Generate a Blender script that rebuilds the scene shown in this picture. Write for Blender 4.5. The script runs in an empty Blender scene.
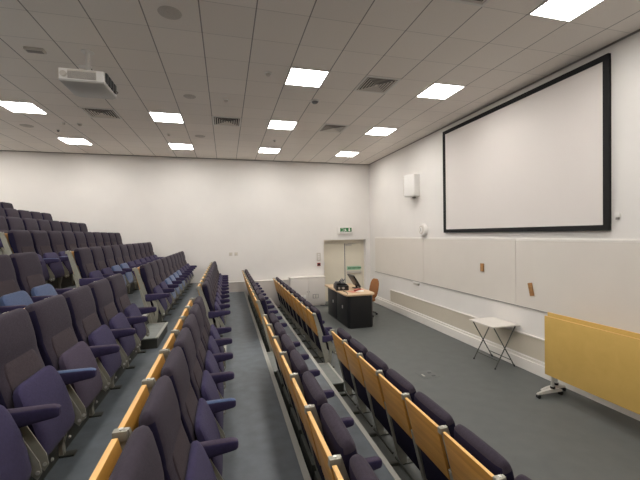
import bpy, bmesh, math, random
from mathutils import Vector, Matrix
random.seed(7)
sc = bpy.context.scene
COL = sc.collection
PI = math.pi

# ------------------------------------------------------------------ materials
def lin(c):
    def g(v):
        v /= 255.0
        return v/12.92 if v <= .04045 else ((v+.055)/1.055)**2.4
    return (g(c[0]), g(c[1]), g(c[2]), 1)

def mat(name, rgb, rough=.6, metal=0, noise=0, scale=20, bump=0, bscale=200, spec=.5, sheen=0, coat=0):
    m = bpy.data.materials.new(name); m.use_nodes = True
    nt = m.node_tree; b = nt.nodes['Principled BSDF']
    b.inputs['Base Color'].default_value = lin(rgb)
    b.inputs['Roughness'].default_value = rough
    b.inputs['Metallic'].default_value = metal
    b.inputs['Specular IOR Level'].default_value = spec
    b.inputs['Sheen Weight'].default_value = sheen
    b.inputs['Coat Weight'].default_value = coat
    tc = nt.nodes.new('ShaderNodeTexCoord')
    if noise:
        n = nt.nodes.new('ShaderNodeTexNoise'); n.inputs['Scale'].default_value = scale
        n.inputs['Detail'].default_value = 4
        nt.links.new(tc.outputs['Object'], n.inputs['Vector'])
        r = nt.nodes.new('ShaderNodeMapRange')
        r.inputs['From Min'].default_value = .3; r.inputs['From Max'].default_value = .7
        r.inputs['To Min'].default_value = 1-noise; r.inputs['To Max'].default_value = 1+noise
        nt.links.new(n.outputs['Fac'], r.inputs['Value'])
        mx = nt.nodes.new('ShaderNodeVectorMath'); mx.operation = 'SCALE'
        mx.inputs[0].default_value = lin(rgb)[:3]
        nt.links.new(r.outputs['Result'], mx.inputs['Scale'])
        nt.links.new(mx.outputs['Vector'], b.inputs['Base Color'])
    if bump:
        n2 = nt.nodes.new('ShaderNodeTexNoise'); n2.inputs['Scale'].default_value = bscale
        nt.links.new(tc.outputs['Object'], n2.inputs['Vector'])
        bp = nt.nodes.new('ShaderNodeBump'); bp.inputs['Strength'].default_value = bump
        bp.inputs['Distance'].default_value = .002
        nt.links.new(n2.outputs['Fac'], bp.inputs['Height'])
        nt.links.new(bp.outputs['Normal'], b.inputs['Normal'])
    return m

def wood(name, rgb, rgb2, rough=.4, axis='Y', scale=(30, 2, 30)):
    m = bpy.data.materials.new(name); m.use_nodes = True
    nt = m.node_tree; b = nt.nodes['Principled BSDF']
    tc = nt.nodes.new('ShaderNodeTexCoord'); mp = nt.nodes.new('ShaderNodeMapping')
    mp.inputs['Scale'].default_value = scale
    n = nt.nodes.new('ShaderNodeTexNoise'); n.inputs['Scale'].default_value = 1.0
    n.inputs['Detail'].default_value = 5; n.inputs['Distortion'].default_value = .6
    cr = nt.nodes.new('ShaderNodeValToRGB')
    cr.color_ramp.elements[0].position = .3; cr.color_ramp.elements[0].color = lin(rgb)
    cr.color_ramp.elements[1].position = .7; cr.color_ramp.elements[1].color = lin(rgb2)
    nt.links.new(tc.outputs['Object'], mp.inputs['Vector'])
    nt.links.new(mp.outputs['Vector'], n.inputs['Vector'])
    nt.links.new(n.outputs['Fac'], cr.inputs['Fac'])
    nt.links.new(cr.outputs['Color'], b.inputs['Base Color'])
    b.inputs['Roughness'].default_value = rough
    return m

def emit(name, rgb, s):
    m = bpy.data.materials.new(name); m.use_nodes = True
    b = m.node_tree.nodes['Principled BSDF']
    b.inputs['Base Color'].default_value = (.8, .8, .8, 1)
    b.inputs['Emission Color'].default_value = lin(rgb)
    b.inputs['Emission Strength'].default_value = s
    return m

TX, TY, TX0, TY0 = .6, .612, -.2302, 3.30      # ceiling tile pitch and a tile corner
def ceiling_material():
    m = bpy.data.materials.new('ceiling_tiles'); m.use_nodes = True
    nt = m.node_tree; b = nt.nodes['Principled BSDF']; b.inputs['Roughness'].default_value = .9
    tc = nt.nodes.new('ShaderNodeTexCoord'); sx = nt.nodes.new('ShaderNodeSeparateXYZ')
    nt.links.new(tc.outputs['Object'], sx.inputs[0])
    def M(op, a, bb=None, c=None):
        n = nt.nodes.new('ShaderNodeMath'); n.operation = op
        for i, v in enumerate((a, bb, c)):
            if v is None: continue
            if isinstance(v, (int, float)): n.inputs[i].default_value = v
            else: nt.links.new(v, n.inputs[i])
        return n.outputs[0]
    def line(sock, o, p, w):
        t = M('DIVIDE', M('SUBTRACT', sock, o), p)
        d = M('PINGPONG', t, .5)              # 0 on a line, .5 mid tile
        return M('LESS_THAN', d, w/p), M('FLOOR', t)
    lx, fx = line(sx.outputs['X'], TX0, TX, .007)
    ly, fy = line(sx.outputs['Y'], TY0, TY, .005)
    cmb = nt.nodes.new('ShaderNodeCombineXYZ')
    nt.links.new(fx, cmb.inputs[0]); nt.links.new(fy, cmb.inputs[1])
    wn = nt.nodes.new('ShaderNodeTexWhiteNoise'); wn.noise_dimensions = '2D'
    nt.links.new(cmb.outputs[0], wn.inputs['Vector'])
    ns = nt.nodes.new('ShaderNodeTexNoise'); ns.inputs['Scale'].default_value = 60
    nt.links.new(tc.outputs['Object'], ns.inputs['Vector'])
    v = M('ADD', M('MULTIPLY', wn.outputs['Value'], .05), M('MULTIPLY_ADD', ns.outputs['Fac'], .06, .92))
    v = M('MULTIPLY', v, M('SUBTRACT', 1.0, M('MULTIPLY', lx, .62)))
    v = M('MULTIPLY', v, M('SUBTRACT', 1.0, M('MULTIPLY', ly, .24)))
    sc_ = nt.nodes.new('ShaderNodeVectorMath'); sc_.operation = 'SCALE'
    sc_.inputs[0].default_value = lin((238, 231, 223))[:3]
    nt.links.new(v, sc_.inputs['Scale'])
    nt.links.new(sc_.outputs['Vector'], b.inputs['Base Color'])
    return m

M = {}
M['wall'] = mat('white_plaster', (231, 227, 222), .85, noise=.025, scale=1.2, bump=.05, bscale=90)
M['ceiling'] = ceiling_material()
M['floor'] = mat('grey_vinyl', (92, 95, 93), .55, noise=.07, scale=5, bump=.05, bscale=250)
M['tread'] = mat('blue_grey_vinyl', (96, 103, 109), .5, noise=.16, scale=7, bump=.05, bscale=250)
M['slab'] = mat('pale_grey_vinyl', (122, 126, 122), .5, noise=.1, scale=8)
M['riser'] = mat('dark_riser', (58, 59, 55), .6, noise=.15, scale=9)
M['nosing'] = mat('grey_nosing', (168, 166, 158), .5)
M['trim'] = mat('white_gloss_trim', (236, 231, 224), .35)
M['dado'] = mat('off_white_panel', (218, 211, 204), .5)
M['grille'] = mat('beige_grille', (206, 197, 180), .7, noise=.08, scale=160)
M['fab'] = mat('mauve_fabric', (56, 49, 59), .9, noise=.12, scale=60, bump=.35, bscale=900, spec=.2, sheen=.05)
M['fab2'] = mat('brown_mauve_fabric', (62, 53, 58), .9, noise=.12, scale=60, bump=.35, bscale=900, spec=.2, sheen=.05)
M['navy'] = mat('navy_fabric', (58, 52, 82), .95, noise=.1, scale=60, bump=.35, bscale=900, spec=.2, sheen=.06)
M['navydark'] = mat('dark_navy_fabric', (30, 26, 48), .95, noise=.1, scale=60, spec=.2)
M['slate'] = mat('slate_fabric', (72, 63, 80), .95, noise=.1, scale=60, bump=.35, bscale=900, spec=.2, sheen=.06)
M['blue'] = mat('blue_upholstery', (78, 94, 128), .95, noise=.1, scale=60, bump=.35, bscale=900, spec=.2, sheen=.25)  # bluer colour given to some cushions and armrest tops
M['maple'] = wood('honey_maple', (188, 134, 56), (208, 152, 70), .4)
M['mapleedge'] = wood('pale_maple_edge', (226, 172, 98), (236, 188, 116), .4)
M['metal'] = mat('grey_painted_metal', (160, 158, 146), .45, metal=.25, noise=.06, scale=30)
M['metaldark'] = mat('dark_plate', (74, 76, 70), .5, metal=.3, noise=.15, scale=20)
M['steel'] = mat('bright_steel', (222, 220, 215), .3, metal=.55)
M['black'] = mat('black_laminate', (24, 24, 26), .45, noise=.1, scale=20)
M['blackplastic'] = mat('black_plastic', (18, 18, 20), .4)
M['blackframe'] = mat('black_felt_frame', (20, 19, 20), .85)
M['screen'] = mat('projection_fabric', (226, 219, 214), .9)
M['board'] = mat('whiteboard_enamel', (224, 217, 208), .38, noise=.02, scale=1.5)
M['white'] = mat('white_plastic', (232, 229, 224), .4)
M['offwhite'] = mat('warm_white_plastic', (205, 198, 188), .5)
M['greyplastic'] = mat('grey_plastic', (146, 141, 136), .6)
M['shell'] = mat('light_grey_shell', (190, 187, 182), .5)
M['greymesh'] = mat('grey_speaker_mesh', (196, 189, 181), .8, noise=.2, scale=300)
M['midgrey'] = mat('mid_grey_plastic', (112, 112, 114), .5)
M['louvre'] = mat('diffuser_metal', (214, 207, 197), .5)
M['ventdark'] = mat('vent_cavity', (40, 38, 36), .9)
M['lamp'] = emit('led_diffuser', (255, 251, 246), 30.5)
M['lampframe'] = mat('lamp_frame', (225, 222, 216), .5)
M['door'] = mat('cream_door', (230, 222, 203), .5, noise=.02, scale=3)
M['green'] = mat('sign_green', (36, 116, 60), .5)
M['palegreen'] = mat('pale_green_sign', (170, 205, 178), .5)
M['red'] = mat('red_plastic', (150, 36, 30), .4)
M['tan'] = wood('orange_tan_laminate', (206, 170, 92), (212, 176, 98), .45, scale=(6, 6, 6))
M['tanedge'] = mat('pale_orange_edge', (226, 176, 104), .5)
M['oak'] = wood('beige_desktop', (204, 176, 142), (214, 186, 152), .4)
M['brown'] = mat('tan_brown_fabric', (150, 100, 60), .9, noise=.1, scale=60)
M['woodstrip'] = wood('brown_wood', (150, 108, 62), (176, 128, 78), .6)
M['paper'] = mat('white_paper', (235, 232, 226), .8)
M['pinkpaper'] = mat('pinkish_paper', (214, 150, 128), .8)
M['tabletop'] = mat('white_table_laminate', (222, 216, 208), .4)

# ------------------------------------------------------------------ mesh helpers
class MB:
    def __init__(s): s.bm = bmesh.new()
    def _mi(s, faces, mi):
        for f in faces: f.material_index = mi
    def box(s, x0, x1, y0, y1, z0, z1, bev=0, mi=0, seg=2, rot=None, piv=None):
        r = bmesh.ops.create_cube(s.bm, size=1)
        vs = r['verts']
        bmesh.ops.scale(s.bm, verts=vs, vec=(abs(x1-x0), abs(y1-y0), abs(z1-z0)))
        bmesh.ops.translate(s.bm, verts=vs, vec=((x0+x1)/2, (y0+y1)/2, (z0+z1)/2))
        fs = {f for v in vs for f in v.link_faces}
        s._mi(fs, mi)
        if bev:
            es = list({e for v in vs for e in v.link_edges})
            rr = bmesh.ops.bevel(s.bm, geom=es, offset=bev, segments=seg, affect='EDGES', profile=.6)
            s._mi(rr['faces'], mi)
            vs = list({v for f in rr['faces'] for v in f.verts} | {v for v in vs if v.is_valid})
        if rot is not None:
            bmesh.ops.rotate(s.bm, verts=vs, cent=piv or ((x0+x1)/2, (y0+y1)/2, (z0+z1)/2), matrix=rot)
        return vs
    def prism(s, pts, axis, a, b, bev=0, mi=0):
        """polygon pts extruded along axis from a to b; pts are the other two coordinates in xyz order"""
        def P(p, t):
            return {'x': (t, p[0], p[1]), 'y': (p[0], t, p[1]), 'z': (p[0], p[1], t)}[axis]
        va = [s.bm.verts.new(P(p, a)) for p in pts]; vb = [s.bm.verts.new(P(p, b)) for p in pts]
        fs = [s.bm.faces.new(va), s.bm.faces.new(vb[::-1])]
        n = len(pts)
        for i in range(n): fs.append(s.bm.faces.new((va[i], vb[i], vb[(i+1) % n], va[(i+1) % n])))
        s._mi(fs, mi)
        if bev:
            es = list({e for f in fs for e in f.edges})
            rr = bmesh.ops.bevel(s.bm, geom=es, offset=bev, segments=2, affect='EDGES', profile=.6)
            s._mi(rr['faces'], mi)
    def loft(s, secs, mi=0, cap=True):
        rings = [[s.bm.verts.new(p) for p in sec] for sec in secs]
        fs = []
        n = len(rings[0])
        for a, b in zip(rings, rings[1:]):
            for i in range(n): fs.append(s.bm.faces.new((a[i], a[(i+1) % n], b[(i+1) % n], b[i])))
        if cap:
            fs.append(s.bm.faces.new(rings[0][::-1])); fs.append(s.bm.faces.new(rings[-1]))
        s._mi(fs, mi)
    def tube(s, pts, r, n=8, mi=0):
        pts = [Vector(p) for p in pts]; secs = []
        up = Vector((0, 0, 1)); prev = None
        for i, p in enumerate(pts):
            t = (pts[min(i+1, len(pts)-1)] - pts[max(i-1, 0)]).normalized()
            if prev is None:
                a = t.cross(up)
                if a.length < .05: a = t.cross(Vector((1, 0, 0)))
            else:
                a = prev - t*prev.dot(t)
            a.normalize(); prev = a; b = t.cross(a)
            rr = r[i] if isinstance(r, (list, tuple)) else r
            secs.append([p + (a*math.cos(2*PI*k/n) + b*math.sin(2*PI*k/n))*rr for k in range(n)])
        s.loft(secs, mi)
    def strip(s, pts, w, y0, y1, mi=0):
        """flat bar following pts in the xz plane, w wide in that plane"""
        P = [Vector((p[0], p[1])) for p in pts]; L = []; R = []
        for i, p in enumerate(P):
            t = (P[min(i+1, len(P)-1)] - P[max(i-1, 0)]).normalized(); nrm = Vector((-t.y, t.x))
            ww = w[i] if isinstance(w, (list, tuple)) else w
            L.append(p + nrm*ww/2); R.append(p - nrm*ww/2)
        secs = []
        for l, r in zip(L, R):
            secs.append([(l.x, y0, l.y), (l.x, y1, l.y), (r.x, y1, r.y), (r.x, y0, r.y)])
        s.loft(secs, mi)
    def disc(s, c, r, h, axis='z', n=24, mi=0, r2=None):
        r2 = r if r2 is None else r2
        ax = {'x': 0, 'y': 1, 'z': 2}[axis]; o = [i for i in range(3) if i != ax]
        def ring(rad, t):
            out = []
            for k in range(n):
                p = [0, 0, 0]; p[o[0]] = c[o[0]] + rad*math.cos(2*PI*k/n); p[o[1]] = c[o[1]] + rad*math.sin(2*PI*k/n); p[ax] = c[ax]+t
                out.append(tuple(p))
            return out
        s.loft([ring(r, 0), ring(r2, h)], mi)
    def build(s, name, mats, parent=None, smooth=True, loc=(0, 0, 0)):
        bmesh.ops.recalc_face_normals(s.bm, faces=s.bm.faces)
        me = bpy.data.meshes.new(name); s.bm.to_mesh(me); s.bm.free()
        if not isinstance(mats, (list, tuple)): mats = [mats]
        for m in mats: me.materials.append(m)
        if smooth:
            me.polygons.foreach_set('use_smooth', [True]*len(me.polygons))
            me.set_sharp_from_angle(angle=math.radians(38))
        o = bpy.data.objects.new(name, me); COL.objects.link(o); o.location = loc
        if parent: o.parent = parent
        return o

def tag(o, label=None, cat=None, group=None, kind=None):
    if label: o['label'] = label
    if cat: o['category'] = cat
    if group: o['group'] = group
    if kind: o['kind'] = kind
    return o
def thing(name, label, cat, loc=(0, 0, 0), rz=0, group=None):
    o = bpy.data.objects.new(name, None); COL.objects.link(o)
    o.empty_display_size = .1; o.location = loc; o.rotation_euler = (0, 0, rz)
    return tag(o, label, cat, group)
def struct(name, mb, m, smooth=False, label=None):
    o = mb.build(name, m, None, smooth); o['kind'] = 'structure'
    if label: o['label'] = label
    return o
def clone(o, parent=None):
    c = o.copy(); COL.objects.link(c)
    if parent: c.parent = parent
    for ch in [k for k in bpy.data.objects if k.parent == o]:
        clone(ch, c)
    return c
def superellipse(cx, cz_axis, w, t, e, n=24):
    out = []
    for k in range(n):
        a = 2*PI*k/n; ca, sa = math.cos(a), math.sin(a)
        out.append((math.copysign(abs(ca)**(2/e), ca)*w/2, math.copysign(abs(sa)**(2/e), sa)*t/2))
    return out

# ------------------------------------------------------------------ room shell
XR, XL, YF, YB, H = 5.0, -7.3, 11.75, -5.0, 4.868
PAD = [1.565, .585, -.365, -1.30, -2.20, -3.03, -3.90, -4.75, -5.65]     # back-top x of each row
FZ = [0, .29, .58, .92, 1.21, 1.50, 1.78, 2.06, 2.34]                  # floor height of each row
NOS = [None, 1.40, .57, -.33, -1.20, -2.14, -2.99, -3.86, -4.71]       # front edge of each row's tread (index = row)
NOS.append(-5.60); FZ10 = 2.63
G0, G1 = 4.93, 6.05                                                   # the cross gangway
P = .545
YEND = G1 + 10*P

mb = MB(); mb.box(NOS[1], XR, YB, YF, -.1, 0); struct('floor', mb, M['floor'])
lev = FZ + [FZ10]
for k in range(1, 10):
    x1 = NOS[k]; x0 = NOS[k+1] if k < 9 else XL
    mb = MB(); mb.box(x0, x1, YB, YF, lev[k]-.02, lev[k]); mb.box(x0, x1-.004, YB, YF, lev[k]-.5, lev[k]-.02, mi=1)
    struct('floor', mb, [M['tread'], M['riser']])
    mb = MB(); mb.box(x1-.045, x1+.006, YB, YF, lev[k]-.03, lev[k]+.004)
    struct('trim_%d' % k, mb, M['nosing'])

mb = MB(); mb.box(XL, XR, YB, YF, H, H+.1); struct('ceiling', mb, M['ceiling'])
mb = MB(); mb.box(XR, XR+.15, YB-.15, YF+.5, -.1, H+.1); struct('wall_right', mb, M['wall'])
mb = MB(); mb.box(XL-.15, XL, YB-.15, YF+.5, -.1, H+.1); struct('wall_left', mb, M['wall'])
mb = MB(); mb.box(XL, XR, YB-.15, YB, -.1, H+.1); struct('wall_back', mb, M['wall'])
DX0, DX1, DZ, DD = 3.27, 4.83, 2.19, .26
mb = MB()
mb.box(XL, DX0, YF, YF+.4, -.1, H+.1); mb.box(DX1, XR, YF, YF+.4, -.1, H+.1)
mb.box(DX0, DX1, YF, YF+.4, DZ, H+.1); mb.box(DX0, DX1, YF+.36, YF+.4, -.1, DZ)
struct('wall_far', mb, M['wall'])
mb = MB(); mb.box(DX0, DX1, YF, YF+.36, -.1, 0); struct('floor', mb, M['floor'])
# shadow-gap angle between ceiling and walls
mb = MB(); mb.box(XR-.022, XR, YB, YF, H-.018, H); struct('trim_10', mb, M['greyplastic'])
mb = MB(); mb.box(XL, XR-.022, YF-.022, YF, H-.018, H); struct('trim_11', mb, M['greyplastic'])
# skirting plinth of the right wall and heater grille band above it
mb = MB(); mb.box(XR-.05, XR, YB, YF, 0, .185, .006); mb.box(XR-.03, XR, YB, YF, .185, .235, .004); struct('baseboard_right', mb, M['trim'])
mb = MB(); mb.box(XR-.012, XR, YB, 10.15, .255, .60)
g = struct('trim_12', mb, M['grille'], label='long beige heater grille band above the right skirting')
mb = MB(); mb.box(XR-.028, XR, YB, 10.18, .60, .625, .004); mb.box(XR-.028, XR, 10.15, 10.18, .235, .60); struct('trim_13', mb, M['trim'])
# low boxed-in dado along the far wall
mb = MB(); mb.box(-.42, 2.02, YF-.10, YF, 0, .885); struct('trim_14', mb, M['dado'])
mb = MB(); mb.box(-.42, 2.02, YF-.115, YF, .885, .91, .004); struct('trim_15', mb, M['trim'])
mb = MB(); mb.box(DX1, XR-.05, YF-.03, YF, 0, .16, .004); struct('baseboard_far', mb, M['trim'])

# doors in the recess
yd = YF + .24
mid = 4.12
fr = MB(); fr.box(DX0, DX0+.05, yd-.04, yd+.06, 0, DZ-.12); fr.box(DX1-.05, DX1, yd-.04, yd+.06, 0, DZ-.12); fr.box(DX0, DX1, yd-.04, yd+.06, DZ-.12, DZ)
struct('trim_16', fr, M['door'])
for i, (a, b) in enumerate(((DX0+.055, mid-.006), (mid+.006, DX1-.055))):
    mb = MB(); mb.box(a, b, yd, yd+.045, .01, DZ-.13, .003)
    d = struct('door_%d' % (i+1), mb, M['door'], label=['left leaf of the cream double door', 'right leaf of the cream double door'][i])
    mb = MB()
    if i == 1:
        mb.box(a+.02, a+.24, yd-.05, yd, DZ-.22, DZ-.16, .004); mb.tube([(a+.05, yd-.06, DZ-.165), (a+.36, yd-.10, DZ-.15), (a+.10, yd-.02, DZ-.13)], .009)
        o = mb.build('door_closer', M['offwhite'], d)
        mb = MB(); mb.box(a+.05, b-.05, yd-.07, yd-.035, .98, 1.06, .008); mb.box(a+.05, a+.10, yd-.04, yd, .97, 1.07); mb.box(b-.10, b-.05, yd-.04, yd, .97, 1.07)
        mb.build('push_bar', M['offwhite'], d)
        mb = MB(); mb.box(a+.06, b-.06, yd-.008, yd, 1.09, 1.23)
        for q in range(11):
            xx = a+.10+q*.048
            mb.box(xx, xx+.03, yd-.011, yd-.007, 1.13, 1.19, mi=1)
        n = mb.build('door_notice', [M['palegreen'], M['green']], d, smooth=False)
        n['label'] = 'pale green notice strip on the right door leaf'
    else:
        mb.box(b-.012, b+.010, yd-.012, yd, .02, DZ-.14); mb.build('meeting_strip', M['midgrey'], d, smooth=False)
        mb = MB(); mb.box(a+.01, a+.03, yd-.02, yd, 1.3, 1.42); mb.box(a+.01, a+.03, yd-.02, yd, 1.02, 1.12); mb.build('hinge', M['steel'], d)

# ------------------------------------------------------------------ gangway steps
ordn = ['front', 'second', 'third', 'fourth', 'fifth', 'sixth', 'seventh', 'eighth', 'ninth']
for k in range(0, 8):
    x0 = NOS[k+1]; w = .30; z0 = FZ[k]
    t = thing('gangway_step', 'low grey step in the cross gangway beside the %s row of seats' % ordn[k], 'step', (x0+w/2, (G0+G1)/2, z0), group='half steps of the cross gangway')
    mb = MB(); mb.box(-w/2+.005, w/2, -.44, .42, .125, .142, .003); mb.box(-w/2+.01, w/2-.01, -.43, .41, 0, .126, mi=1); mb.build('tread_slab', [M['slab'], M['riser']], t, False)
    mb = MB(); mb.box(w/2-.03, w/2+.004, -.44, .42, .128, .146); mb.build('nosing', M['nosing'], t, False)
    mb = MB(); mb.box(-w/2+.02, w/2-.05, .40, .425, .112, .146); mb.build('edge_strip', M['nosing'], t, False)

# ------------------------------------------------------------------ theatre seat prototype
def make_seat(detail):
    t = thing('theatre_seat', 'x', 'seat')
    # backrest pad, lofted up its leaning centre line
    prof = [(.205, .36, .05, .40), (.20, .39, .07, .43), (.188, .47, .085, .445), (.172, .55, .088, .452), (.142, .64, .078, .458), (.112, .71, .070, .462),
            (.09, .765, .068, .466), (.072, .80, .088, .468), (.050, .87, .094, .47), (.028, .94, .088, .468), (.016, .985, .080, .466), (.008, 1.012, .068, .452), (.003, 1.028, .046, .425), (.0, 1.034, .014, .38)]
    secs = []
    for cx, cz, th, w in prof:
        cx *= .66
        secs.append([(cx + b, P/2 + a, cz + b*.30) for a, b in superellipse(0, 0, w*1.045, th*1.22, 4.2, 28)])
    mb = MB(); mb.loft(secs); o = mb.build('backrest', [M['fab'], M['navydark']], t)
    for f in o.data.polygons:                    # dark navy side gussets
        if (abs(f.normal.y) > .6 or f.normal.x < -.8) and f.center.z < .99: f.material_index = 1
    secs = []
    for cx, cz, th, w in ((.234, .42, .012, .28), (.234, .47, .022, .33), (.217, .56, .022, .35), (.182, .65, .022, .35), (.150, .72, .02, .34), (.130, .765, .014, .32), (.124, .782, .006, .29)):
        cx = cx*.66 + .016
        secs.append([(cx + b, P/2 + a, cz + b*.3) for a, b in superellipse(0, 0, w, th, 5, 16)])
    mb = MB(); mb.loft(secs); mb.build('lumbar_panel', M['fab2'], o)
    # honey wood back panel
    def ply(z, off): return -.098 - off + (.985 - z)*.24
    mb = MB()
    mb.prism([(ply(.985, .013), .985), (ply(.985, -.013), .985), (ply(.575, -.013), .575), (ply(.575, .013), .575)], 'y', .030, P-.034, .005)
    o = mb.build('back_panel', [M['maple'], M['mapleedge']], t)
    for f in o.data.polygons:
        if f.normal.z > .6: f.material_index = 1
    mb = MB()
    mb.prism([(-.004, .64), (.018, .64), (.098, .26), (.076, .26)], 'y', .050, P-.055, .006); mb.build('back_cover', M['navydark'], t)
    # tipped-up seat
    secs = []
    for cx, cz, th, w in ((.278, .235, .03, .40), (.274, .245, .07, .425), (.268, .28, .095, .44), (.250, .37, .096, .445), (.222, .49, .083, .445), (.192, .58, .066, .442), (.176, .625, .053, .42), (.170, .645, .043, .385), (.167, .657, .03, .34), (.166, .662, .012, .28)):
        secs.append([(cx + b, P/2 + a, cz + b*.28) for a, b in superellipse(0, 0, w, th, 4.5, 24)])
    mb = MB(); mb.loft(secs); st = mb.build('seat', [M['navy']], t)
    for s_ in (.034, P-.042):
        mb = MB(); mb.prism([(.190, .51), (.213, .515), (.325, .30), (.335, .24), (.315, .205), (.273, .25)], 'y', s_, s_+.006)
        mb.disc((.318, s_-.004, .245), .011, .014, 'y', 10, 1)
        mb.build('seat_bracket', [M['metal'], M['steel']], st)
    t2 = []
    def edge(y):       # arm, standard and leg that stand at a seat joint
        e = []
        secs = []
        for x, h, w in ((.06, .09, .05), (.068, .115, .058), (.12, .120, .062), (.20, .104, .062), (.28, .086, .061), (.375, .070, .058), (.400, .060, .050), (.412, .042, .036), (.415, .016, .014)):
            secs.append([(x, y + a, .580 - (h if x < .398 else .064)/2 - (.004 if x > .398 else 0) + b) for a, b in superellipse(0, 0, w, h, 4, 16)])
        mb = MB(); mb.loft(secs); a = mb.build('armrest', [M['navy'], M['slate']], t)
        for f in a.data.polygons:
            if f.normal.z > .7: f.material_index = 1
        e.append(a)
        mb = MB(); mb.strip([(-.075, .995), (.0, .74), (.085, .46), (.15, .20), (.185, .012)], [.05, .066, .07, .066, .06], y-.012, y+.012); mb.strip([(-.012, .66), (.045, .46), (.115, .20), (.165, .012)], [.02, .04, .05, .05], y-.030, y+.030)
        s_ = mb.build('standard', M['metal'], t, False)
        mb = MB(); mb.box(-.115, -.055, y-.019, y+.019, .955, 1.0, .006); mb.disc((-.082, y, .998), .010, .007, 'z', 10, 1); mb.build('cap', [M['metal'], M['steel']], s_)
        mb = MB()
        for q in (-.016, .016): mb.strip([(.16, .50), (.195, .43), (.215, .33), (.21, .20), (.185, .08), (.185, .012)], [.03, .045, .05, .045, .04, .05], y+q-.006, y+q+.006)
        l = mb.build('leg', M['metal'], t, False)
        mb = MB(); mb.box(.12, .275, y-.03, y+.03, 0, .014, .003); mb.build('foot_plate', M['metaldark'], l)
        e += [s_, l]
        return e
    edge(0)
    pl = MB(); pl.box(.06, .19, .035, P-.035, .0, .215, .006); pl = pl.build('mounting_plate', M['metaldark'], t)
    if detail:
        for (yy, zz) in ((.13, .185), (.13, .06), (.27, .12), (.41, .185), (.41, .06)):
            mb = MB(); mb.disc((.188, yy, zz), .013, .012, 'x', 10, 0, .008); mb.build('bolt', M['steel'], pl)
    return t, edge

proto, edgef = make_seat(True)
protoS, _ = make_seat(False)
endp = bpy.data.objects.new('end_source', None); COL.objects.link(endp)
def kids(o): return [k for k in bpy.data.objects if k.parent == o]
def arm_leg(o): return [k for k in kids(o) if k.name.split('.')[0] in ('armrest', 'standard', 'leg')]
nth = ['first', 'second', 'third', 'fourth', 'fifth', 'sixth', 'seventh', 'eighth', 'ninth', 'tenth', 'eleventh']
near_n = [9, 9, 9, 8, 3, 0, 0, 0, 0]
far_from = [0, 0, 0, 0, 0, 0, 2, 5, 8]
BLUE = {(4, 'n', 0), (4, 'n', 1), (4, 'f', 2), (4, 'f', 3), (3, 'f', 2), (3, 'f', 3), (3, 'f', 4), (3, 'f', 5)}  # far-block cushions, here and in the next set, carry light-angle brightness as colour
SLATE = {(2, 'f', 3), (2, 'f', 4), (3, 'n', 3)}
BLUEARM = {(2, 'n', 3), (3, 'n', 3), (5, 'f', 1), (5, 'f', 2)}
REF = {'armrest': 0}
def child_named(o, nm): return [k for k in kids(o) if k.name.split('.')[0] == nm]
def override(o, m, slot=0):
    o.material_slots[slot].link = 'OBJECT'; o.material_slots[slot].material = m
used = set()
def put_seat(row, blk, i):
    src = proto if row in (2, 3, 4) and blk == 'n' else protoS
    t = src if src.name not in used else clone(src)
    used.add(src.name)
    y = G0 - P*(i+1) if blk == 'n' else G1 + P*i
    t.location = (PAD[row], y, FZ[row])
    extra = ''
    side = 'on camera side of' if blk == 'n' else 'beyond'
    if (row, blk, i) in BLUE: extra = ' with blue cushion'
    t['label'] = 'purple-grey tip-up seat%s, %s row, %s seat %s the gangway' % (extra, ordn[row], nth[i], side)
    t['category'] = 'seat'; t['group'] = 'tip-up seats of the lecture theatre'
    return t
seats = []
bpy.context.view_layer.update()
order = [(2, 'n', i) for i in range(9)] + [(r, 'n', i) for r in (3, 4, 0, 1) for i in range(near_n[r])] + [(r, 'f', i) for r in range(9) for i in range(far_from[r], 10)]
pending = []
# copies are made from pristine prototypes first, so variants never leak from one to the next
first_done = False
allseats = []
for (r, b, i) in order:
    detailed = (r in (2, 3, 4) and b == 'n')
    allseats.append((r, b, i, put_seat(r, b, i)))
for r, b, i, t in allseats:
    last_edge = (b == 'n' and i == 0) or (b == 'f' and i == 9)
    if last_edge:                                   # the row-end seat carries a second arm, standard and leg
        for k in arm_leg(t):
            c = clone(k, t); c.location = (0, P, 0)
    if r == 0:                                      # the front row stands on floor bars instead of the riser beam
        for k in child_named(t, 'mounting_plate'):
            for q in kids(k): bpy.data.objects.remove(q)
            bpy.data.objects.remove(k)
        for yy in ((0, P) if last_edge else (0,)):
            mb = MB(); mb.box(-.135, .11, yy-.02, yy+.02, 0, .03, .003); mb.box(-.135, -.075, yy-.022, yy+.022, .0, .035, .003, mi=1)
            mb.build('floor_bar', [M['metaldark'], M['white']], t)
        mb = MB(); mb.tube([(.075, .035, .10), (.075, P-.035, .10)], .012, 8); mb.build('rail', M['metaldark'], t)
    if (r, b, i) in BLUE: override(child_named(t, 'seat')[0], M['blue'])
    elif (r, b, i) in SLATE: override(child_named(t, 'seat')[0], M['slate'])
    if (r, b, i) in BLUEARM: override(child_named(t, 'armrest')[0], M['blue'], 1)
bpy.data.objects.remove(endp)

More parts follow.
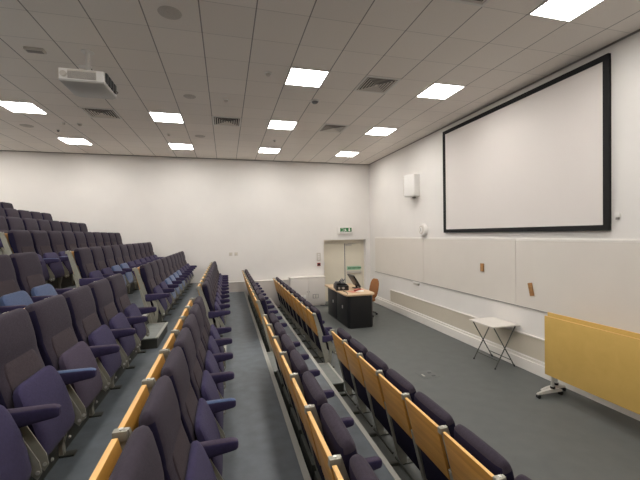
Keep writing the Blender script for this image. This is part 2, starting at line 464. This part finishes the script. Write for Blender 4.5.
# ------------------------------------------------------------------ ceiling fittings
def tile(i, j): return (TX0 + TX*(i+.5), TY0 + TY*(j+.5))
lname = {6: 'by the screen wall', 2: 'over the front rows', -2: 'over the middle rows', -6: 'over the upper rows', -10: 'over the top rows'}
jname = {11: 'nearest the far wall', 7: 'second from the far wall', 3: 'third from the far wall', -1: 'fourth from the far wall', -5: 'behind the camera'}
proto_l = None
for i in (6, 2, -2, -6, -10):
    for j in (11, 7, 3, -1, -5):
        if (i, j) == (-2, 3): continue
        x, y = tile(i, j)
        if proto_l is None:
            t = thing('ceiling_light', 'x', 'light')
            mb = MB(); w = .298
            for a in ((-w, w, -w, -w+.018), (-w, w, w-.018, w), (-w, -w+.018, -w+.018, w-.018), (w-.018, w, -w+.018, w-.018)):
                mb.box(a[0], a[1], a[2], a[3], -.010, 0)
            mb.build('frame', M['lampframe'], t, False)
            mb = MB(); mb.box(-w+.018, w-.018, -w+.018, w-.018, -.006, -.001); mb.build('diffuser', M['lamp'], t, False)
            proto_l = t
        else: t = clone(proto_l)
        if i == -6: x -= .12; y -= .04
        t.location = (x, y, H)
        t['label'] = 'square lit ceiling panel %s, %s' % (lname[i], jname[j]); t['category'] = 'light'; t['group'] = 'square ceiling lights'
vents = {(4, 3): 'square louvred vent beside the light nearest the camera', (4, 7): 'square louvred vent between two lights near the far right', (0, 7): 'square louvred vent in the middle of the ceiling', (-4, 7): 'square louvred vent below the projector in the picture', (4, -1): 'square louvred vent cut by the top picture edge'}
pv = None
for (i, j), lb in vents.items():
    x, y = tile(i, j)
    if pv is None:
        t = thing('ceiling_vent', 'x', 'vent')
        mb = MB(); mb.box(-.27, .27, -.27, .27, -.002, 0); mb.build('cavity', M['ventdark'], t, False)
        mb = MB(); w = .298
        for a in ((-w, w, -w, -w+.035), (-w, w, w-.035, w), (-w, -w+.035, -w+.035, w-.035), (w-.035, w, -w+.035, w-.035)):
            mb.box(a[0], a[1], a[2], a[3], -.010, 0)
        mb.build('frame', M['lampframe'], t, False)
        for q in range(5):
            r0 = .25 - q*.045; mb = MB()
            for sx, sy in ((1, 0), (-1, 0), (0, 1), (0, -1)):
                def pt(r, u, z): return (sx*r - sy*u, sy*r + sx*u, z)
                a = [pt(r0, -r0, -.012), pt(r0, r0, -.012), pt(r0-.022, r0-.022, -.006), pt(r0-.022, -r0+.022, -.006)]
                b = [(p[0], p[1], p[2]+.002) for p in a]
                va = [mb.bm.verts.new(p) for p in a]; vb = [mb.bm.verts.new(p) for p in b]
                mb.bm.faces.new(va); mb.bm.faces.new(vb[::-1])
                for k in range(4): mb.bm.faces.new((va[k], va[(k+1) % 4], vb[(k+1) % 4], vb[k]))
            mb.build('louvre', M['louvre'], t, False)
        mb = MB(); mb.box(-.03, .03, -.03, .03, -.012, -.004); mb.build('hub', M['louvre'], t, False)
        pv = t
    else: t = clone(pv)
    t.location = (x, y, H); t['label'] = lb; t['category'] = 'vent'; t['group'] = 'ceiling vents'
def ceil_disc(name, label, cat, x, y, r, h, m, rim=None, group=None):
    t = thing(name, label, cat, (x, y, H), 0, group)
    mb = MB(); mb.disc((0, 0, 0), r, -h, 'z', 28, 0, r*.94); mb.build('rim', rim or m, t)
    mb = MB(); mb.disc((0, 0, -h), r*.86, -.004, 'z', 28, 0, r*.8); mb.build('face', m, t)
    return t
ceil_disc('ceiling_speaker', 'larger grey round ceiling speaker near the top picture edge', 'speaker', -.55, 4.21, .125, .004, M['greymesh'], M['greymesh'], 'ceiling speakers')
ceil_disc('ceiling_speaker', 'grey round ceiling speaker beside the small middle detector', 'speaker', -.57, 6.63, .105, .004, M['greymesh'], M['greymesh'], 'ceiling speakers')
ceil_disc('ceiling_speaker', 'grey round ceiling speaker in front of the far middle lights', 'speaker', -.57, 9.2, .125, .004, M['greymesh'], M['greymesh'], 'ceiling speakers')
ceil_disc('ceiling_speaker', 'grey round ceiling speaker at the far left of the ceiling', 'speaker', -4.15, 9.1, .125, .004, M['greymesh'], M['greymesh'], 'ceiling speakers')
def detector(label, x, y, dark=False, s=1):
    t = thing('smoke_detector', label, 'detector', (x, y, H), 0, 'ceiling detectors')
    mb = MB(); mb.disc((0, 0, 0), .055*s, -.018, 'z', 24, 0, .052*s); mb.build('base', M['white'], t)
    mb = MB(); mb.disc((0, 0, -.018), .040*s, -.026, 'z', 24, 0, .026*s); mb.build('head', M['midgrey'] if dark else M['offwhite'], t)
    return t
detector('small white detector left of the nearest ceiling light', .67, 5.41)
detector('dark-headed detector between the two right-hand vents', 1.64, 6.35, True, 1.6)
detector('small white detector above the middle ceiling vent', .05, 6.63)
detector('small white detector before the far middle ceiling light', 1.28, 9.2, s=.8)
detector('small white detector between the far left middle lights', -1.28, 9.15, s=.9)
detector('left one of two small detectors near the left vent', -3.3, 8.7, s=.7)
detector('right one of two small detectors near the left vent', -3.0, 8.72)
detector('small detector between the two left ceiling lights', -3.64, 9.3, True, .6)
t = thing('ceiling_sensor', 'small pale rectangular box on the ceiling left of projector', 'sensor', (-2.35, 5.41, H))
mb = MB(); mb.box(-.11, .11, -.05, .05, -.035, 0, .006); mb.build('housing', M['offwhite'], t)
mb = MB(); mb.box(-.09, .09, -.03, .03, -.042, -.034, .003); mb.build('lens', M['greyplastic'], t)

# projector
t = thing('projector', 'white video projector hanging from the ceiling on a short pole', 'projector', (-1.655, 5.17, 4.29))
mb = MB(); mb.prism([(-.245, -.27), (.245, -.27), (.25, .22), (.20, .27), (-.20, .27), (-.25, .22)], 'z', .025, .16, .012); mb.build('housing', M['white'], t)
secs = []
for z, s_ in ((.028, 1.02), (.012, 1.0), (0, .93)):
    secs.append([(a*s_, b*s_, z) for a, b in ((-.245, -.262), (.245, -.262), (.25, .22), (.20, .265), (-.20, .265), (-.25, .22))])
mb = MB(); mb.loft(secs); mb.build('base_shell', M['shell'], t)
mb = MB(); mb.box(-.15, .16, -.278, -.268, .04, .145, .004)
for q in range(8): mb.box(-.145, .155, -.281, -.277, .040+q*.011, .045+q*.011, mi=1)
mb.build('front_grille', [M['louvre'], M['greyplastic']], t, False)
for y0 in (-.24, -.135, -.03, .075):
    mb = MB(); mb.box(.235, .268, y0, y0+.08, .040, .150, .003); mb.build('side_vent', M['blackplastic'], t)
mb = MB(); mb.disc((-.19, -.272, .085), .035, -.02, 'y', 20); mb.build('lens_cover', M['offwhite'], t)
mb = MB(); mb.tube([(-.07, .17, .15), (-.07, .17, .578)], .026, 14); mb.disc((-.07, .17, .57), .075, .008, 'z', 20); mb.box(-.14, .0, .10, .24, .16, .185, .004); mb.box(-.17, -.03, .155, .185, .36, .40, .008); mb.build('mount_pole', M['white'], t)
for px, py in ((-.18, -.15), (.14, -.15), (.14, .20), (-.18, .20)):
    mb = MB(); mb.tube([(-.07, .17, .18), (px*.9, py*.9, .18), (px, py, .155)], .009, 6); mb.build('mount_arm', M['white'], t)
mb = MB(); mb.tube([(.22, .27, .07), (.245, .31, .12), (.16, .28, .19), (.0, .22, .24), (-.04, .19, .38)], .006, 6); mb.build('cable', M['blackplastic'], t)

# ------------------------------------------------------------------ right wall
t = thing('projection_screen', 'large white projection screen with black border on the right wall', 'screen', (XR-.004, 5.40, 2.39))
w, hh, b = 1.85, 2.355, .075
mb = MB(); mb.box(-.03, 0, -w+b, w-b, b, hh-b); mb.build('screen_fabric', M['screen'], t, False)
mb = MB(); mb.box(-.05, 0, -w, w, 0, b, .004); mb.box(-.05, 0, -w, w, hh-b, hh, .004); mb.box(-.05, 0, -w, -w+b, b, hh-b); mb.box(-.05, 0, w-b, w, b, hh-b)
mb.build('border', M['blackframe'], t, False)
for k, (y0, y1, lb) in enumerate(((8.20, 11.28, 'whiteboard nearest the double door'), (5.16, 8.20, 'middle whiteboard below the projection screen'), (2.12, 5.16, 'whiteboard above the folded orange tables'))):
    t = thing('whiteboard', lb, 'whiteboard', (XR, (y0+y1)/2, 1.07), 0, 'wall whiteboards')
    d = (y1-y0)/2
    mb = MB(); mb.box(-.016, 0, -d+.004, d-.004, .012, 1.16, .002); mb.build('panel', M['board'], t, False)
    mb = MB(); mb.box(-.018, 0, -d, d, 1.16, 1.205, .004); mb.build('top_rail', M['trim'], t)
    mb = MB(); mb.box(-.018, 0, -d, d, 0, .012, .002); mb.build('bottom_rail', M['greyplastic'], t)
t = thing('pen_tray', 'tiny white pen tray under the whiteboard joint', 'pen tray', (XR+.003, 8.56, 1.03))
mb = MB(); mb.box(-.07, -.0, -.15, .15, 0, .012, .003); mb.box(-.07, -.062, -.15, .15, .01, .03); mb.build('tray', M['white'], t)
mb = MB(); mb.box(-.05, 0, -.12, .12, -.05, 0, .004); mb.build('bracket', M['offwhite'], t)
mb = MB(); mb.box(XR-.036, XR-.0185, 5.955, 6.045, 1.60, 1.76, .003)
tag(mb.build('wooden_block', M['woodstrip']), 'small brown wooden block on the middle whiteboard', 'block')
mb = MB(); mb.box(XR-.036, XR-.0185, 4.785, 4.865, 1.30, 1.52, .003, rot=Matrix.Rotation(math.radians(-13), 3, 'X'))
tag(mb.build('wooden_block', M['woodstrip']), 'longer tan wooden strip on the whiteboard above the table', 'block')
t = thing('wall_speaker', 'white box loudspeaker on the right wall left of the screen', 'speaker', (XR, 8.62, 3.38))
mb = MB(); mb.prism([(0, -.26), (-.16, -.26), (-.30, .0), (-.30, .06), (-.12, .24), (0, .24)], 'z', 0, .58, .012); mb.build('cabinet', M['white'], t)
R_ = Matrix.Rotation(0, 3, 'Z')
mb = MB(); mb.prism([(-.303, .06), (-.309, .07), (-.130, .245), (-.122, .238)], 'z', .03, .55, .002); mb.build('grille', M['louvre'], t)
mb = MB(); mb.prism([(-.165, -.255), (-.170, -.25), (-.306, .0), (-.300, .0)], 'z', .03, .55, .001); mb.build('side_grille', M['white'], t)
mb = MB(); mb.box(-.05, 0, -.05, .05, -.04, 0); mb.build('wall_bracket', M['greyplastic'], t)
mb = MB(); mb.disc((-.215, .15, .28), .022, -.02, 'x', 14); mb.build('badge', M['greyplastic'], t)
t = thing('wall_clock', 'round white clock above the whiteboards beside the screen', 'clock', (XR, 8.17, 2.47))
mb = MB(); mb.disc((0, 0, 0), .17, -.09, 'x', 32, 0, .15); mb.build('case', M['white'], t)
mb = MB(); mb.disc((-.09, 0, 0), .115, -.006, 'x', 32, 0, .11); mb.build('face', M['louvre'], t)
mb = MB(); mb.disc((-.096, 0, 0), .075, -.003, 'x', 32); mb.build('centre_disc', M['white'], t)
for a, l in ((.5, .05), (2.4, .065)):
    mb = MB(); mb.tube([(-.101, 0, 0), (-.101, l*math.sin(a), l*math.cos(a))], .005, 6); mb.build('hand', M['midgrey'], t)
t = thing('screen_switch', 'small white switch box beside the lower right screen corner', 'switch', (XR, 3.47, 2.56))
mb = MB(); mb.box(-.03, 0, -.035, .03, 0, .06, .004); mb.build('box', M['white'], t)
mb = MB(); mb.box(-.02, 0, -.02, .02, -.03, 0, .003); mb.build('cable_entry', M['greyplastic'], t)

# ------------------------------------------------------------------ far wall
for x, lb in ((.14, 'left one of the two small beige plates on the far wall'), (.31, 'right one of the two small beige plates on the far wall')):
    t = thing('wall_plate', lb, 'switch', (x, YF, 1.80), 0, 'beige wall plates')
    mb = MB(); mb.box(-.055, .055, -.012, 0, -.055, .055, .004); mb.build('plate', M['offwhite'], t)
    mb = MB(); mb.box(-.025, .025, -.018, -.01, -.03, .03, .003); mb.build('rocker', M['grille'], t)
t = thing('switch_panel', 'pale tall control plate on the far wall beside the door', 'switch', (3.08, YF, 1.62))
mb = MB(); mb.box(-.07, .07, -.02, 0, -.14, .14, .004); mb.build('plate', M['offwhite'], t)
for q in range(3):
    mb = MB(); mb.box(-.035, .035, -.027, -.018, .05-q*.075, .10-q*.075, .003); mb.build('rocker', M['white'], t)
t = thing('fire_call_point', 'small dark red call point on the far wall by the door', 'alarm', (3.08, YF+.003, 1.36))
mb = MB(); mb.box(-.055, .055, -.05, 0, -.055, .055, .006); mb.build('housing', M['red'], t)
mb = MB(); mb.box(-.04, .04, -.055, -.048, -.03, .03, .002); mb.build('glass', M['black'], t)
# exit sign
t = thing('exit_sign', 'green and white illuminated exit sign above the double door', 'sign', (4.05, YF, 2.40))
mb = MB(); mb.box(-.27, .27, -.06, 0, 0, .235, .008); mb.build('housing', M['white'], t)
mb = MB(); mb.box(-.19, .23, -.066, -.058, .07, .21, .001); mb.build('green_panel', M['green'], t, False)
def flat(pts, name):
    mb = MB(); mb.prism(pts, 'y', -.072, -.065); mb.build(name, M['paper'], t, False)
flat([(-.17, .08), (-.08, .08), (-.08, .20), (-.17, .20), (-.17, .19), (-.09, .19), (-.09, .09), (-.17, .09)], 'door_symbol')
mb = MB()
mb.prism([(-.03, .178), (-.012, .19), (.004, .178), (-.012, .164)], 'y', -.072, -.065)
mb.prism([(-.045, .155), (.0, .16), (.012, .12), (-.018, .115)], 'y', -.072, -.065)
mb.prism([(-.018, .12), (.0, .12), (-.03, .08), (-.055, .08)], 'y', -.072, -.065)
mb.prism([(-.005, .12), (.012, .12), (.04, .085), (.02, .082)], 'y', -.072, -.065)
mb.prism([(.0, .158), (.035, .13), (.028, .122), (.0, .145)], 'y', -.072, -.065)
mb.build('running_figure', M['paper'], t, False)
mb = MB(); mb.prism([(.12, .20), (.16, .20), (.16, .135), (.19, .135), (.14, .08), (.09, .135), (.12, .135)], 'y', -.072, -.065); mb.build('arrow', M['paper'], t, False)

# low cupboard
cx0, cx1, cy, ch = 2.03, 3.22, YF-.30, .97
t = thing('low_cupboard', 'low white double-door cupboard against the far wall', 'cupboard', ((cx0+cx1)/2, YF, 0))
W2 = (cx1-cx0)/2
mb = MB(); mb.box(-W2, W2, -.28, 0, .05, ch-.02); mb.box(-W2+.02, W2-.02, -.26, 0, 0, .05); mb.build('body', M['dado'], t, False)
mb = MB(); mb.box(-W2-.01, W2+.01, -.31, 0, ch-.02, ch, .004); mb.build('top', M['trim'], t)
for a, b2, kx in ((-W2+.004, -.003, -.035), (.003, W2-.004, .035)):
    mb = MB(); mb.box(a, b2, -.30, -.28, .06, ch-.03, .003); d = mb.build('door', M['dado'], t)
    mb = MB(); mb.disc((kx, -.30, .48), .014, -.022, 'y', 14); mb.build('knob', M['greyplastic'], d)
for x, m1, m2 in ((-.17, M['dado'], M['paper']), (.25, M['greyplastic'], M['louvre'])):  # left pair paints a white reflection on the door; right is a socket
    mb = MB(); mb.box(x-.10, x+.10, -.315, -.30, .25, .39, .003); s_ = mb.build('socket_or_glint', m1, t)
    for q in (-.045, .045):
        mb = MB(); mb.box(x+q-.035, x+q+.035, -.321, -.314, .265, .375, .002); mb.build('socket_or_glint_face', m2, s_)
mb = MB(); mb.tube([(3.02, YF-.36, .02), (3.12, YF-.42, .015), (3.2, YF-.38, .012), (3.3, YF-.44, .012), (3.45, YF-.4, .012)], .012, 6)
tag(mb.build('power_cable', M['blackplastic']), 'black cable lying on the floor before the low cupboard', 'cable')

# ------------------------------------------------------------------ lectern desk and what stands on it
t = thing('lectern_desk', 'black presenter desk with beige wooden top before the double door', 'desk', (3.26, 9.33, 0))
mb = MB(); mb.prism([(-.31, -.93), (-.25, -.99), (.31, -.99), (.37, -.91), (.37, .88), (-.31, .88)], 'z', .0, .83, .006); mb.build('body', M['black'], t)
top = [(-.40, -.93), (-.36, -1.01), (-.28, -1.05), (.30, -1.04), (.39, -.99), (.43, -.89), (.43, .90), (-.40, .93)]
mb = MB(); mb.prism(top, 'z', .83, .87, .006); mb.build('desktop', M['oak'], t)
for a, b2, hy in ((-.90, -.04, -.55), (-.01, .82, .28)):
    mb = MB(); mb.box(-.322, -.308, a, b2, .05, .80, .003); d = mb.build('door', M['black'], t)
    mb = MB(); mb.box(-.345, -.32, hy-.015, hy+.015, .44, .52, .004); mb.build('handle', M['steel'], d)
dz = .87
t = thing('equipment_case', 'black open case of audio equipment on the presenter desk', 'equipment', (3.05, 9.25, dz), -.15)
mb = MB(); mb.box(-.17, .17, -.27, .27, 0, .13, .012); mb.build('body', M['blackplastic'], t)
mb = MB(); mb.prism([(-.17, .13), (.17, .13), (.10, .18), (-.12, .20)], 'y', -.2, .2, .01); mb.build('lid', M['black'], t)
for q in (-.1, .02):
    mb = MB(); mb.disc((.05*q, -.27, .075), .02, -.012, 'y', 12); mb.box(q-.02, q+.03, -.278, -.268, .04, .10, .002); mb.build('control', M['greyplastic'], t)
for q in range(4):
    mb = MB(); pts = []
    for k in range(13):
        a = 2*PI*k/12; pts.append((-.06+.05*q + .03*math.cos(a), -.15+.1*q + .13*math.sin(a), .205+.03*math.sin(2*a+q)+.012*q))
    mb.tube(pts, .011, 6); mb.build('cable_loop', M['midgrey'] if q % 2 else M['blackplastic'], t)
t = thing('touch_monitor', 'black tilted monitor at the back of the presenter desk', 'monitor', (3.56, 9.3, dz))
Rm = Matrix.Rotation(math.radians(-32), 3, 'Y')
mb = MB(); mb.box(-.02, .02, -.25, .25, .06, .44, .008, rot=Rm, piv=(0, 0, .05)); mb.build('case', M['blackplastic'], t)
mb = MB(); mb.box(.02, .023, -.23, .23, .08, .42, rot=Rm, piv=(0, 0, .05)); mb.build('display', M['black'], t, False)
mb = MB(); mb.box(-.12, .06, -.12, .12, 0, .015, .004); mb.tube([(-.03, 0, .01), (-.06, 0, .15)], .025, 10); mb.build('stand', M['blackplastic'], t)
for k, (x, y, r, m, lb) in enumerate(((3.2, 8.72, .3, 'pinkpaper', 'pinkish sheet of paper on the near end of the desk'), (3.42, 8.78, -.4, 'paper', 'white sheet of paper near the desk corner'), (3.46, 9.0, .2, 'pinkpaper', 'reddish sheet of paper beside the black monitor'))):
    mb = MB(); mb.box(-.105, .105, -.148, .148, 0, .003); o = mb.build('paper_sheet', M[m], None, False, (x, y, dz+.001+.0035*k)); o.rotation_euler = (0, 0, r)
    tag(o, lb, 'paper', 'papers on the presenter desk')
mb = MB(); mb.tube([(2.98, 8.84, dz+.012), (3.0, 8.68, dz+.014), (2.97, 8.50, dz+.013), (2.93, 8.36, dz+.012)], .010, 6)
tag(mb.build('desk_cable', M['blackplastic']), 'black cable trailing over the near end of the desk top', 'cable')
mb = MB(); mb.box(-.03, .03, -.14, .14, 0, .025, .006); o = mb.build('pen_case', M['red'], None, True, (3.36, 8.80, dz+.014)); o.rotation_euler = (0, 0, -.9)
tag(o, 'slim red-brown case lying on the desk papers', 'case')

# swivel chair
t = thing('swivel_chair', 'tan brown upholstered swivel chair behind the presenter desk', 'chair', (4.0, 9.62, 0), PI + .2)
mb = MB(); secs = []
for h, w, th in ((.50, .20, .03), (.53, .33, .05), (.62, .41, .06), (.78, .43, .065), (.92, .40, .06), (1.01, .32, .05), (1.05, .20, .03)):
    secs.append([(-.16 - (h-.5)*.22 + b, a, h) for a, b in superellipse(0, 0, w, th, 3, 20)])
mb.loft(secs); bk = mb.build('backrest', M['brown'], t)
secs = []
for h, s_ in ((.42, .86), (.435, .97), (.46, 1), (.485, .97), (.50, .85)):
    secs.append([(.05 + b*s_, a*s_, h) for a, b in superellipse(0, 0, .48, .46, 3.2, 24)])
mb = MB(); mb.loft(secs); mb.build('seat', M['brown'], t)
mb = MB(); mb.tube([(-.10, 0, .43), (-.20, 0, .42), (-.235, 0, .52), (-.25, 0, .80)], .022, 8); mb.build('back_stem', M['blackplastic'], t)
mb = MB(); mb.tube([(.05, 0, .08), (.05, 0, .25)], .03, 12); mb.tube([(.05, 0, .25), (.05, 0, .42)], .018, 12); mb.box(-.05, .15, -.09, .09, .39, .425, .006); mb.build('gas_lift', M['blackplastic'], t)
for q in range(5):
    a = 2*PI*q/5 + .3; ca, sa = math.cos(a), math.sin(a)
    mb = MB(); mb.tube([(.05, 0, .11), (.05+.15*ca, .15*sa, .095), (.05+.29*ca, .29*sa, .07)], [.026, .02, .014], 8); l = mb.build('base_leg', M['blackplastic'], t)
    mb = MB(); mb.disc((.05+.30*ca, .30*sa-.02, .028), .028, .04, 'y', 14); mb.build('castor', M['black'], l)

# ------------------------------------------------------------------ small folding table
t = thing('folding_table', 'small white folding table on crossed dark legs by the right wall', 'table', (4.69, 5.38, 0))
mb = MB(); mb.box(-.28, .28, -.31, .31, .728, .75, .006); mb.build('tabletop', M['tabletop'], t)
for yy in (-.27, .27):
    for s_ in (-1, 1):
        mb = MB(); mb.tube([(s_*.212, yy + s_*.012, .012), (-s_*.22, yy + s_*.012, .728)], .010, 8); l = mb.build('leg', M['metaldark'], t)
        mb = MB(); mb.tube([(s_*.215, yy + s_*.012, .0), (s_*.209, yy + s_*.012, .03)], .014, 8); mb.build('foot', M['blackplastic'], l)
for s_ in (-1, 1):
    mb = MB(); mb.tube([(s_*.13, -.27, .14 if 0 else .128), (s_*.13, .27, .128)], .007, 6)
    mb.bm.free() if False else mb.build('cross_bar', M['metaldark'], t)

# ------------------------------------------------------------------ folded flip-top tables
def flip_table(x, y1, y0, ztop, lb, foot_dx, inset=.12):
    t = thing('flip_top_table', lb, 'table', (x, (y0+y1)/2, 0), 0, 'folded flip-top tables')
    hl = (y1-y0)/2
    mb = MB(); mb.box(-.012, .012, -hl, hl, ztop-.85, ztop, .003)
    o = mb.build('tabletop', [M['tan'], M['tanedge']], t)
    for f in o.data.polygons:
        if abs(f.normal.x) < .6: f.material_index = 1
    for yy in (hl-inset, -hl+.18):
        mb = MB(); mb.tube([(foot_dx, yy, .10), (foot_dx, yy, .66)], .022, 12); c = mb.build('column', M['steel'], t)
        mb = MB(); mb.box(.012, foot_dx+.03, yy-.04, yy+.04, .62, .69, .006); mb.build('hinge_block', M['blackplastic'], c)
        mb = MB(); mb.disc((foot_dx, yy, .11), .032, .03, 'z', 14); mb.build('collar', M['blackplastic'], c)
        mb = MB()
        xs = (-.20, -.10, foot_dx, .18, .24) if foot_dx > .05 else (-.2, -.1, .04, .1, .14)
        mb.loft([[(xx, yy-wy, z0), (xx, yy+wy, z0), (xx, yy+wy*.7, z1), (xx, yy-wy*.7, z1)] for xx, wy, z0, z1 in
                 ((xs[0], .018, .055, .075), (xs[1], .028, .06, .095), (xs[2], .035, .065, .115), (xs[3], .028, .06, .095), (xs[4], .018, .055, .075))])
        f = mb.build('foot', M['steel'], t)
        for xx in (xs[0]+.02, xs[4]-.02):
            mb = MB(); mb.disc((xx, yy-.02, .027), .027, .04, 'y', 14); mb.tube([(xx, yy, .03), (xx, yy, .06)], .010, 6); mb.build('castor', M['blackplastic'], f)
    return t
flip_table(4.46, 4.085, 2.285, 1.165, 'front folded flip-top table with orange tan top', .075, .05)
flip_table(4.62, 4.18, 2.38, 1.185, 'rear folded flip-top table behind the front orange one', .075, .06)

# floor socket box
t = thing('floor_box', 'flush grey floor socket box in the open floor', 'floor box', (3.24, 5.25, 0))
mb = MB(); mb.box(-.15, .15, -.15, .15, 0, .004, .001); mb.build('lid', M['floor'], t)
for px, py in ((.07, .05), (.07, -.08)):
    mb = MB(); mb.box(px-.03, px+.03, py-.02, py+.02, .003, .006); mb.build('cable_flap', M['blackplastic'], t, False)
mb = MB(); mb.box(-.10, -.07, -.06, .03, .003, .006); mb.build('lift_handle', M['nosing'], t, False)

# ------------------------------------------------------------------ camera, world, view
cam = bpy.data.cameras.new('camera'); co = bpy.data.objects.new('camera', cam); COL.objects.link(co)
f, yaw, pitch, roll = 351.95, .26106, -.016421, -.015868
cam.sensor_width = 36; cam.lens = f/640*36; cam.clip_start = .05
cy_, sy_ = math.cos(yaw), math.sin(yaw); cp, sp = math.cos(pitch), math.sin(pitch)
fw = Vector((sy_*cp, cy_*cp, sp)); r0 = Vector((cy_, -sy_, 0)); u0 = r0.cross(fw)
r = r0*math.cos(roll) + u0*math.sin(roll); u = -r0*math.sin(roll) + u0*math.cos(roll)
mw = Matrix((r, u, -fw)).transposed().to_4x4(); mw.translation = (0, 0, 2.40)
co.matrix_world = mw
sc.camera = co
w = bpy.data.worlds.new('world'); sc.world = w; w.use_nodes = True
w.node_tree.nodes['Background'].inputs[0].default_value = (.5, .5, .5, 1)
w.node_tree.nodes['Background'].inputs[1].default_value = .2
sc.view_settings.view_transform = 'Standard'; sc.view_settings.look = 'None'
sc.view_settings.gamma = 1; sc.view_settings.use_curve_mapping = False
sc.view_settings.exposure = 0.0
